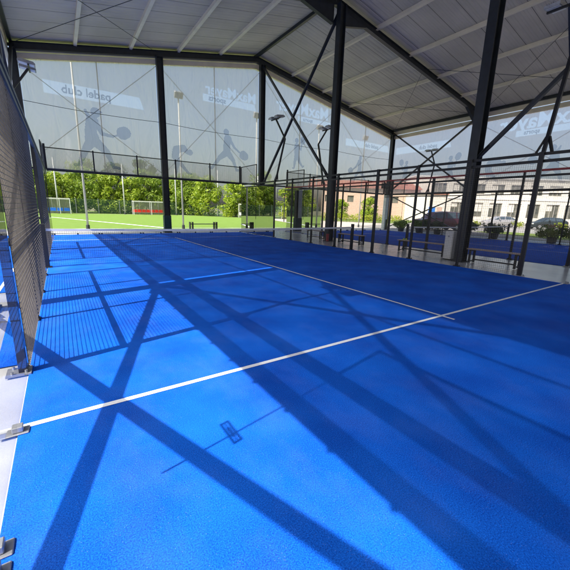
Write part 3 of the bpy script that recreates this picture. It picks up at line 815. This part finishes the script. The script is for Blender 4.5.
protos = [make_tree(1, 7.6, 5.2, 'leafA'), make_tree(2, 8.6, 5.6, 'leafB'), make_tree(3, 6.9, 4.8, 'leafA'), make_tree(4, 8.2, 6.0, 'leafB'), make_tree(5, 7.2, 4.6, 'leafA', z0=.12), make_tree(6, 9.2, 5.0, 'leafC', nb=50)]
used = set()
def plant(k, x, y, rz, s, label, group='trees in the row behind the football pitch'):
    p = protos[k]
    o = p if k not in used else copy_tree(p)
    used.add(k)
    o.location = (x, y, 0); o.rotation_euler = (0, 0, rz); o.scale = (s, s, s*random.uniform(.93, 1.08))
    tag(o, label, 'tree', group)
random.seed(11)
row = []
x = -24
while x < 23:
    row.append((x, 68.5+random.uniform(-1.0, 1.2))); x += random.uniform(3.1, 3.9)
for i, (x, y) in enumerate(row):
    lab = 'leafy bright green tree in the front row behind the pitch fence'
    if abs(x-15.5) < 1.8: lab = 'green tree rising directly behind the red-seated shelter'
    elif abs(x-1) < 1.8: lab = 'green tree rising directly behind the blue-seated shelter'
    plant(i % 5 if i % 5 != 4 else random.choice([0, 2, 4]), x, y, random.random()*6, random.uniform(.86, 1.04), lab)
x = -26
while x < 30:
    plant(random.choice([1, 3, 5]), x, 75+random.uniform(-1.5, 2), random.random()*6, random.uniform(.92, 1.2), 'tall tree in the back row, its top showing above the front row', 'taller trees behind the front row')
    x += random.uniform(4.5, 7)
for (x, y, k, s, lab) in [(23.5, 61, 0, 1.0, 'bright green tree at the right end of the pitch fence'), (26.5, 55.5, 2, .95, 'bushy tree beside the far right corner of the pitch'),
                          (30.5, 53, 1, .9, 'mid-green tree left of the brick building'), (33.5, 49, 4, .8, 'small tree in front of the left part of the brick building'),
                          (38, 50, 2, .62, 'low bushy tree in front of the brick wall'), (43, 46, 4, .55, 'low bushy tree in front of the brick wall, right of the hedge'),
                          (47, 43, 2, .6, 'small tree before the right end of the brick building'), (21, 66, 3, 1.0, 'broad tree just behind the pitch fence near its right end')]:
    plant(k, x, y, random.random()*6, s, lab, 'trees right of the pitch')

def bushes(bm, pts, R, n, s):
    for x, y, z in pts: leaves(bm, (x, y, z), R*random.uniform(.7, 1.2), n, s)
# clipped yellow-green hedge
hg = thing('hedge', 'yellow-green hedge beyond the path right of the pitch', 'hedge', (33, 38, 0))
bm = bmesh.new(); random.seed(5)
a, b = Vector((29.5, 45.5, 0)), Vector((39.5, 30.3, 0))
for i in range(60):
    c = a.lerp(b, i/59)-Vector((33, 38, 0)); bushes(bm, [(c.x+random.uniform(-.3, .3), c.y, .62), (c.x, c.y+random.uniform(-.3, .3), .9)], .42, 26, .12)
link_bm('hedge_leaves', bm, M['leafY'], hg)
bm = bmesh.new()
for i in range(40):
    c = a.lerp(b, i/39)-Vector((33, 38, 0)); tube(bm, [(c.x, c.y, -.02), (c.x+.05, c.y, .7)], .02, 5)
link_bm('stems', bm, M['bark'], hg)

# planters inside the right wall
def planter(x, y, R, seed, label, flowers=False, mat='leafC'):
    random.seed(seed)
    t = thing('planter', label, 'planter', (x, y, 0), 0, 'dark planters with bushes along the right wall')
    bm = bmesh.new(); tube(bm, [(0, 0, 0), (0, 0, .02), (0, 0, .3), (0, 0, .36)], .2, 12, .3); link_bm('pot', bm, M['pot'], t)
    bm = bmesh.new()
    for k in range(7):
        a = random.random()*6.28; tube(bm, [(0, 0, .45), (R*.4*math.cos(a), R*.4*math.sin(a), .9)], .015, 5)
    link_bm('stems', bm, M['bark'], t)
    bm = bmesh.new()
    bushes(bm, [(random.uniform(-R, R)*.6, random.uniform(-R, R)*.7, random.uniform(.48, .82)) for _ in range(22)], .30, 46, .085)
    link_bm('bush', bm, M[mat], t)
    if flowers:
        bm = bmesh.new()
        for _ in range(70):
            a = random.random()*6.28; r_ = R*.8*random.random()
            bmesh.ops.create_icosphere(bm, subdivisions=1, radius=.035, matrix=Matrix.Translation((r_*math.cos(a), r_*math.sin(a), random.uniform(.85, 1.08))))
        link_bm('flowers', bm, M['flower'], t)
planter(24.5, 8.0, .85, 21, 'large flowering bush in a dark pot nearest the right edge', True, 'leafB')
planter(24.5, 6.9, .75, 22, 'flowering bush in a dark pot at the right edge, in front of the car park', True, 'leafB')
planter(24.45, 11.2, .6, 23, 'dark bush in a pot between the silver car and the net')
planter(24.45, 13.0, .7, 24, 'dark green bush in a pot, second along from the near dark pillar')
planter(24.45, 15.3, .7, 25, 'dark green bush in a pot in front of the red people carrier')
planter(24.45, 16.9, .7, 26, 'dark green bush in a pot left of the red people carrier')
planter(24.4, 18.6, .7, 27, 'low green bush in a pot near the far right corner', False, 'leafB')
for (x, y, R, sd, lab) in [(49.5, 25.2, .9, 31, 'round orange-flowered shrub left of the silver car'), (50.5, 20.2, .8, 32, 'round orange-flowered shrub between the silver and the dark car'), (48.5, 15.0, .8, 33, 'yellow shrub standing in front of the dark car tail')]:
    random.seed(sd); t = thing('shrub', lab, 'shrub', (x, y, 0), 0, 'shrubs in the car park')
    bm = bmesh.new(); bushes(bm, [(random.uniform(-R, R)*.6, random.uniform(-R, R)*.6, random.uniform(.25, .7)) for _ in range(9)], .35, 30, .11); link_bm('shrub_leaves', bm, M['leafY'], t)
    bm = bmesh.new(); tube(bm, [(0, 0, -.03), (.03, 0, .5)], .04, 6); link_bm('stem', bm, M['bark'], t)

# ------------------------------------------------------------ football pitch furniture
def shelter(x, y, w, seatm, label, n):
    t = thing('dugout', label, 'shelter', (x, y, 0), 0, 'team shelters beside the pitch')
    H = 2.15; D = 1.1
    bm = bmesh.new()
    for xx in (-w/2, 0, w/2):
        beam(bm, (xx, -D, 0), (xx, -D, H), .07, .07); beam(bm, (xx, -D, H), (xx, .1, H+.1), .06, .06); beam(bm, (xx, .1, 0), (xx, .1, H+.1), .07, .07)
    beam(bm, (-w/2, -D, H), (w/2, -D, H), .08, .08); beam(bm, (-w/2, .1, H+.1), (w/2, .1, H+.1), .06, .06)
    link_bm('shelter_frame', bm, M['whitepaint'], t)
    bm = bmesh.new(); sheet(bm, [(-w/2, .14, .1), (w/2, .14, .1), (w/2, .14, H), (-w/2, .14, H)]); sheet(bm, [(-w/2, -D, H+.05), (w/2, -D, H+.05), (w/2, .1, H+.16), (-w/2, .1, H+.16)])
    link_bm('sheeting', bm, M['polyc'], t)
    for k in range(n):
        xx = -w/2+w*(k+.5)/n; s_ = w/n*.42
        bm = bmesh.new(); box(bm, xx-s_, xx+s_, -.42, .0, .4, .46); box(bm, xx-s_, xx+s_, -.05, .02, .462, .86); bevel(bm, .02)
        link_bm('seat', bm, M[seatm], t)
    bm = bmesh.new(); box(bm, -w/2+.05, w/2-.05, -.3, -.22, .3, .38)
    for xx in (-w/2+.1, 0, w/2-.1): box(bm, xx-.03, xx+.03, -.3, -.22, 0, .3)
    link_bm('seat_beam', bm, M['galv'], t)
shelter(13.4, 62.2, 5.6, 'redseat', 'white framed shelter with a row of red seats', 8)
shelter(.4, 61.5, 2.6, 'blueseat', 'small white framed shelter with blue seats', 3)
shelter(27.3, 52.5, 3.2, 'whitepaint', 'white framed shelter at the right corner of the pitch', 4)

pf = thing('pitch_fence', 'green wire fence in front of the trees along the far touchline', 'fence', (0, 65, 0))
bm = bmesh.new()
for i in range(0, 460):
    x_ = -55+i*.18; 
    if x_ > 22: break
    box(bm, x_-.012, x_+.012, -.012, .012, .05, 2.3)
for z in [.06+.16*k for k in range(15)]: box(bm, -55, 22, .013, .035, z-.012, z+.012)
link_bm('fence_mesh', bm, M['fencegreen'], pf)
xx = -55
while xx < 22.5:
    bm = bmesh.new(); box(bm, xx-.04, xx+.04, -.04, .04, 0, 2.45); link_bm('fence_post', bm, M['galv'], pf); xx += 3.2
pf2 = thing('pitch_fence', 'green wire fence at the right end of the pitch in front of the brick building', 'fence', (29, 50.5, 0), math.atan2(-15, 8.5))
bm = bmesh.new()
for i in range(0, 100): box(bm, -16+i*.2-.012, -16+i*.2+.012, -.012, .012, .05, 2.0)
for z in [.06+.2*k for k in range(10)]: box(bm, -16, 3.8, .013, .035, z-.012, z+.012)
link_bm('fence_mesh', bm, M['fencegreen'], pf2)
for k in range(7):
    bm = bmesh.new(); box(bm, -16+k*3.3-.04, -16+k*3.3+.04, -.04, .04, 0, 2.1); link_bm('fence_post', bm, M['galv'], pf2)

def tall_pole(x, y, h, label, lamp=False, r=.055, lean=0):
    t = thing('pitch_pole', label, 'pole', (x, y, 0), 0, 'pale poles round the football pitch')
    bm = bmesh.new(); tube(bm, [(0, 0, -.02), (lean*.5, 0, h/2), (lean, 0, h)], r*1.2, 8, r*.8); link_bm('pole', bm, M['pole'], t, smooth=True)
    bm = bmesh.new(); tube(bm, [(0, 0, 0), (0, 0, .25)], r*1.9, 8); link_bm('pole_foot', bm, M['pot'], t)
    if lamp:
        bm = bmesh.new(); box(bm, lean-.28, lean+.28, -.12, .12, h-.08, h+.32); bevel(bm, .03)
        bmesh.ops.rotate(bm, verts=bm.verts[:], cent=(lean, 0, h), matrix=Matrix.Rotation(.5, 3, 'X')); link_bm('lamp_head', bm, M['galv'], t)
tall_pole(1.7, 24.2, 11.5, 'tall pale pole at the near touchline, seen left of the red-seated shelter')
tall_pole(7.5, 24.0, 8.45, 'tall pale floodlight pole standing next to the low black pitch bench', True)
tall_pole(13.3, 24.0, 8.2, 'floodlight pole just behind the far pillar with the pale cover', True)
tall_pole(19.4, 24.1, 8.3, 'floodlight pole seen behind the far banner with the racket player', True, .045)
tall_pole(25.3, 24.4, 8.3, 'floodlight pole near the far right corner of the hall', True, .045)
for x_, lab in ((.2, 'far slim pole beside the blue-seated shelter'), (9.6, 'far slim pole left of the red-seated shelter'), (18.3, 'far slim pole right of the red-seated shelter'), (25.0, 'far slim pole before the right end of the tree row')):
    tall_pole(x_, 63.6 if x_ < 22 else 60, 8.2, lab, False, .10)
for i, (x_, y_) in enumerate(((26.5, 47.5), (30.5, 41.0), (28, 50))):
    tall_pole(x_, y_, 6.5, ['pale pole at the right corner of the pitch', 'pale pole standing in front of the yellow-green hedge', 'pale pole next to the white shelter'][i], False, .07)
t = thing('pitch_bench', 'low black backless bench on the strip between court and pitch', 'bench', (8.55, 22.85, 0))
bm = bmesh.new(); box(bm, -.95, .95, -.14, .14, .36, .40); link_bm('seat', bm, M['black'], t)
for s in (-1, 1):
    for d in (-.09, .09):
        bm = bmesh.new(); box(bm, s*.86+d-.02, s*.86+d+.02, -.14, .14, 0, .52 if True else .4); link_bm('leg', bm, M['black'], t)
# basketball frame beyond the hall
t = thing('basketball_hoop', 'basketball backboard frame seen behind the far banner', 'basketball hoop', (24, 36, 0), -.5)
bm = bmesh.new(); beam(bm, (-.0, .6, 0), (0, .6, 3.4), .12, .12); beam(bm, (0, .6, 3.3), (0, .0, 3.5), .08, .08); link_bm('stand', bm, M['steel'], t)
bm = bmesh.new()
for a, b in (((-.95, 0, 2.9), (.95, 0, 2.9)), ((-.95, 0, 4.0), (.95, 0, 4.0)), ((-.95, 0, 2.9), (-.95, 0, 4.0)), ((.95, 0, 2.9), (.95, 0, 4.0)), ((-.35, 0, 3.05), (.35, 0, 3.05)), ((-.35, 0, 3.5), (.35, 0, 3.5)), ((-.35, 0, 3.05), (-.35, 0, 3.5)), ((.35, 0, 3.05), (.35, 0, 3.5))):
    beam(bm, a, b, .07, .07)
link_bm('backboard', bm, M['steel'], t)
bm = bmesh.new(); tube(bm, [(.23*math.cos(a), -.3+.23*math.sin(a), 3.05) for a in [i*PI/8 for i in range(17)]], .012, 6, caps=False); link_bm('hoop', bm, M['red'], t)

# ------------------------------------------------------------ buildings beyond the car park
RZ = math.atan2(-.554, .832)
fac = thing('office_building', 'long cream building with rows of windows behind the parked cars', 'building', (84, 38, 0), RZ)
bm = bmesh.new()
W0, W1 = -19.5, 34
wins = []
k = -15.2
while k < 30: wins.append((k, k+3.0)); k += 4.4
def facade(bm, z0, z1, wz0, wz1):
    e = [W0]+[v for w in wins for v in w]+[W1]
    box(bm, W0, W1, 0, .3, z0, wz0); box(bm, W0, W1, 0, .3, wz1, z1)
    for i in range(0, len(e), 2): box(bm, e[i], e[i+1], 0, .3, wz0, wz1)
facade(bm, -.05, 5.2, 1.15, 4.3); facade(bm, 5.2, 9.6, 6.2, 8.4)
box(bm, W0, W1, 10, 10.3, 0, 9.6); box(bm, W0, W0+.3, .3, 10, 0, 9.6); box(bm, W1-.3, W1, .3, 10, 0, 9.6)
link_bm('wall', bm, M['cream'], fac)
bm = bmesh.new(); box(bm, W0-.3, W1+.3, -.3, 10.5, 9.602, 9.9); link_bm('roof', bm, M['roof_out'], fac)
bm = bmesh.new(); box(bm, W0, W1, -.12, -.002, 5.1, 5.35); link_bm('string_course', bm, M['whitepaint'], fac)
for a, b in wins:
    for z0, z1 in ((1.15, 4.3), (6.2, 8.4)):
        bm = bmesh.new()
        box(bm, a, a+.1, .12, .2, z0, z1); box(bm, b-.1, b, .12, .2, z0, z1); box(bm, a+.1, b-.1, .12, .2, z0, z0+.1); box(bm, a+.1, b-.1, .12, .2, z1-.1, z1)
        for q in (1, 2): xx = a+(b-a)*q/3; box(bm, xx-.05, xx+.05, .12, .2, z0+.1, z1-.1)
        w = link_bm('window', bm, M['winframe'], fac)
        bm = bmesh.new(); box(bm, a+.1, b-.1, .215, .235, z0+.1, z1-.1); link_bm('pane', bm, M['window'], w)
        if random.random() < .6:
            dz_ = random.uniform(.5, 1.9); bm = bmesh.new(); q0, q1 = ((a+.12, (a+b)/2) if random.random() < .4 else (a+.12, b-.12)); box(bm, q0, q1, .206, .213, z1-.1-dz_, z1-.11); link_bm('blind', bm, M['cream'], w)
brk = thing('brick_building', 'low pink brick building with a tiled roof beyond the hedge', 'building', (58, 53, 0), RZ)
bm = bmesh.new()
bw = [(-10, -8.6), (-5, -3.6), (0, 1.4), (5, 6.4)]
e = [-13]+[v for w in bw for v in w]+[11]
box(bm, -13, 11, 0, .3, -.05, 3.6); box(bm, -13, 11, 0, .3, 5.0, 6.6)
for i in range(0, len(e), 2): box(bm, e[i], e[i+1], 0, .3, 3.6, 5.0)
box(bm, -13, 11, 8, 8.3, 0, 6.6); box(bm, -13, -12.7, .3, 8, 0, 6.6); box(bm, 10.7, 11, .3, 8, 0, 6.6)
link_bm('wall', bm, M['brick'], brk)
for a, b in bw:
    bm = bmesh.new(); box(bm, a, b, .2, .24, 3.6, 5.0); link_bm('window', bm, M['window'], brk)
bm = bmesh.new()
v = [bm.verts.new(p) for p in ((-13.4, -.4, 6.6), (11.4, -.4, 6.6), (11.4, 4.1, 8.6), (-13.4, 4.1, 8.6), (11.4, 8.7, 6.6), (-13.4, 8.7, 6.6))]
bm.faces.new((v[0], v[1], v[2], v[3])); bm.faces.new((v[3], v[2], v[4], v[5])); bm.faces.new((v[0], v[3], v[5])); bm.faces.new((v[1], v[4], v[2])); bm.faces.new((v[0], v[5], v[4], v[1]))
link_bm('roof', bm, M['tiles'], brk)
ann = thing('garage_building', 'small cream outbuilding with a blue window beside the brick building', 'building', (66.2, 44.6, 0), RZ)
bm = bmesh.new(); box(bm, -3.5, 4.6, 0, 6, -.05, 5.6); link_bm('wall', bm, M['cream'], ann)
bm = bmesh.new(); box(bm, .8, 2.2, -.06, -.003, 1.6, 3.0); link_bm('window', bm, M['blueseat'], ann)
bm = bmesh.new(); box(bm, 2.5, 3.7, -.06, -.003, .05, 3.0); link_bm('door', bm, M['brick'], ann)
bm = bmesh.new(); box(bm, -3.7, 4.8, -.3, 6.2, 5.602, 5.8); link_bm('roof', bm, M['tiles'], ann)

# ------------------------------------------------------------ cars
def car(x, y, rz, paint, label, prof, width, name='parked_car'):
    """prof: list of (x, sill z, belt z, roof z or None); front at -x"""
    t = thing(name, label, 'car', (x, y, 0), rz, 'cars parked beyond the hall')
    pm = pmat('car_paint', paint, .25, metal=.35, spec=.6)
    hw = width/2
    st = []
    for (px, z0, zb, zr) in prof:
        taper = 1-.10*(abs(px)/2.1)**4
        h = hw*taper; zr2 = zr if zr is not None else zb+.01
        hr = h*.76 if zr is not None else h*.90
        st.append([(px, -h*.93, z0), (px, -h, z0+.18), (px, -h, zb-.14), (px, -h*.95, zb), (px, -hr, zr2-.03), (px, -hr*.75, zr2), (px, 0, zr2+.025), (px, hr*.75, zr2), (px, hr, zr2-.03), (px, h*.95, zb), (px, h, zb-.14), (px, h, z0+.18), (px, h*.93, z0)])
    bm = bmesh.new(); R = [[bm.verts.new(p) for p in s] for s in st]
    for A, B in zip(R, R[1:]):
        for i in range(12):
            bm.faces.new((A[i], A[i+1], B[i+1], B[i]))
        bm.faces.new((A[12], A[0], B[0], B[12]))
    bm.faces.new(R[0]); bm.faces.new(R[-1][::-1])
    bmesh.ops.recalc_face_normals(bm, faces=bm.faces[:])
    o = link_bm('body', bm, pm, t, smooth=True)
    md = o.modifiers.new('b', 'EDGE_SPLIT'); md.split_angle = .6
    # windows: slightly proud panes on the greenhouse
    cab = [(p, s) for p, s in zip(prof, st)]
    idx = [i for i, p in enumerate(prof) if p[3] is not None]
    lo, hi = idx[0], idx[-1]
    def pane(q, nm):
        bm = bmesh.new(); c = sum((Vector(p) for p in q), Vector())/len(q)
        n = (Vector(q[1])-Vector(q[0])).cross(Vector(q[2])-Vector(q[0])).normalized()
        if n.dot(c-Vector((c.x*.6, 0, .7))) < 0: n = -n
        bm.faces.new([bm.verts.new(c+(Vector(p)-c)*.88+n*.012) for p in q]); link_bm(nm, bm, M['carglass'], t)
    for i in range(lo, hi):
        A, B = st[i], st[i+1]
        if B[0][0]-A[0][0] < .3: continue
        pane([A[3], B[3], B[4], A[4]], 'side_window'); pane([A[9], B[9], B[8], A[8]], 'side_window')
    for A, B in ((st[lo-1], st[lo]), (st[hi+1], st[hi])):
        for k, m_ in ((3, 4), (9, 8)): pane([A[k], B[k], B[m_]], 'quarter_window')
    A, B = st[lo-1], st[lo]; pane([A[4], A[8], B[8], B[4]], 'windscreen')
    A, B = st[hi], st[hi+1]; pane([A[4], A[8], B[8], B[4]], 'rear_window')
    xw = (prof[0][0]+.75, prof[-1][0]-.75)
    for wx in xw:
        for s in (-1, 1):
            bm = bmesh.new(); tube(bm, [(wx, s*(hw-.2), .31), (wx, s*(hw+.015), .31)], .31, 20)
            w = link_bm('wheel', bm, M['tyre'], t)
            bm = bmesh.new(); tube(bm, [(wx, s*(hw+.016), .31), (wx, s*(hw+.03), .31)], .2, 14); link_bm('rim', bm, M['rim'], w)
    x0 = prof[0][0]; x1 = prof[-1][0]
    for s in (-1, 1):
        bm = bmesh.new(); box(bm, x0-.015, x0+.2, min(s*hw*.5, s*hw*.88), max(s*hw*.5, s*hw*.88), .62, .76); link_bm('headlight', bm, M['whitepaint'], t)
        bm = bmesh.new(); box(bm, x1-.1, x1+.015, min(s*hw*.6, s*hw*.88), max(s*hw*.6, s*hw*.88), .75, .95); link_bm('tail_light', bm, M['red'], t)
        bm = bmesh.new(); mx_ = prof[lo][0]; box(bm, mx_-.1, mx_+.06, min(s*(hw+.0), s*(hw+.16)), max(s*(hw+.0), s*(hw+.16)), 1.0, 1.13); link_bm('mirror', bm, pm, t)
    bm = bmesh.new(); box(bm, x0-.04, x0+.05, -hw*.8, hw*.8, .28, .5); link_bm('bumper', bm, M['pot'], t)
    bm = bmesh.new(); box(bm, x0-.05, x0-.041, -.26, .26, .38, .48); link_bm('number_plate', bm, M['whitepaint'], t)
hatch = [(-2.05, .32, .62, None), (-1.95, .22, .80, None), (-1.1, .2, .94, None), (-.95, .2, .96, None), (-.25, .2, .98, 1.42), (.5, .2, 1.0, 1.48), (1.35, .2, 1.02, 1.42), (1.95, .22, 1.02, None), (2.05, .35, .9, None)]
mpv = [(-2.2, .32, .74, None), (-2.12, .24, .95, None), (-1.5, .22, 1.06, None), (-1.35, .22, 1.08, None), (-.75, .22, 1.1, 1.66), (.3, .22, 1.1, 1.75), (1.35, .22, 1.12, 1.73), (1.95, .22, 1.12, 1.68), (2.18, .24, 1.1, None), (2.22, .35, .98, None)]
# cars stand beyond the right wall
car(30.7, 19.2, RZ+.12, (.085, .025, .04), 'dark red people carrier parked just behind the bushes, left of the near dark pillar', mpv, 1.85)
car(51.2, 22.9, RZ-.1, (.38, .37, .38), 'small silver car parked in front of the cream building', hatch, 1.72)
car(51.7, 17.4, RZ-.1, (.035, .045, .05), 'dark grey hatchback parked right of the silver car', hatch, 1.75)

# ------------------------------------------------------------ sky, sun, camera
el = math.atan2(1, math.hypot(.8, .16))
W = bpy.data.worlds.new('World'); S.world = W; W.use_nodes = True
nt = W.node_tree; bg = nt.nodes['Background']
sky = nt.nodes.new('ShaderNodeTexSky'); sky.sky_type = 'NISHITA'; sky.sun_disc = False
sky.sun_elevation = el; sky.sun_rotation = math.atan2(-.8, -.16)
sky.dust_density = 5; sky.air_density = 1.0; sky.ozone_density = 1.0
nt.links.new(sky.outputs[0], bg.inputs['Color']); bg.inputs['Strength'].default_value = .14
sd = bpy.data.lights.new('sun', 'SUN'); sd.energy = 5.0; sd.angle = math.radians(.55); sd.color = (1, .96, .90)
so = bpy.data.objects.new('sun', sd); COL.objects.link(so)
so.rotation_euler = Vector((.8, .16, -1)).to_track_quat('-Z', 'Y').to_euler(); so.location = (-20, -5, 30)

cam = bpy.data.cameras.new('camera'); co = bpy.data.objects.new('camera', cam); COL.objects.link(co)
cam.sensor_width = 36; cam.sensor_fit = 'HORIZONTAL'; cam.lens = 36*329.05/570
cam.clip_start = .02; cam.clip_end = 3000
r = Vector((.83198606, -.55409707, .02785024)); u = Vector((.10081218, .20035304, .97452325)); f = Vector((.54556035, .80798212, -.22255067))
co.matrix_world = Matrix(((r.x, u.x, -f.x, .37993), (r.y, u.y, -f.y, .44418), (r.z, u.z, -f.z, 1.49108), (0, 0, 0, 1)))
S.camera = co
S.view_settings.view_transform = 'Standard'; S.view_settings.look = 'None'; S.view_settings.gamma = 1
S.view_settings.exposure = .8
S.cycles.transparent_max_bounces = 24
S.cycles.max_bounces = 6
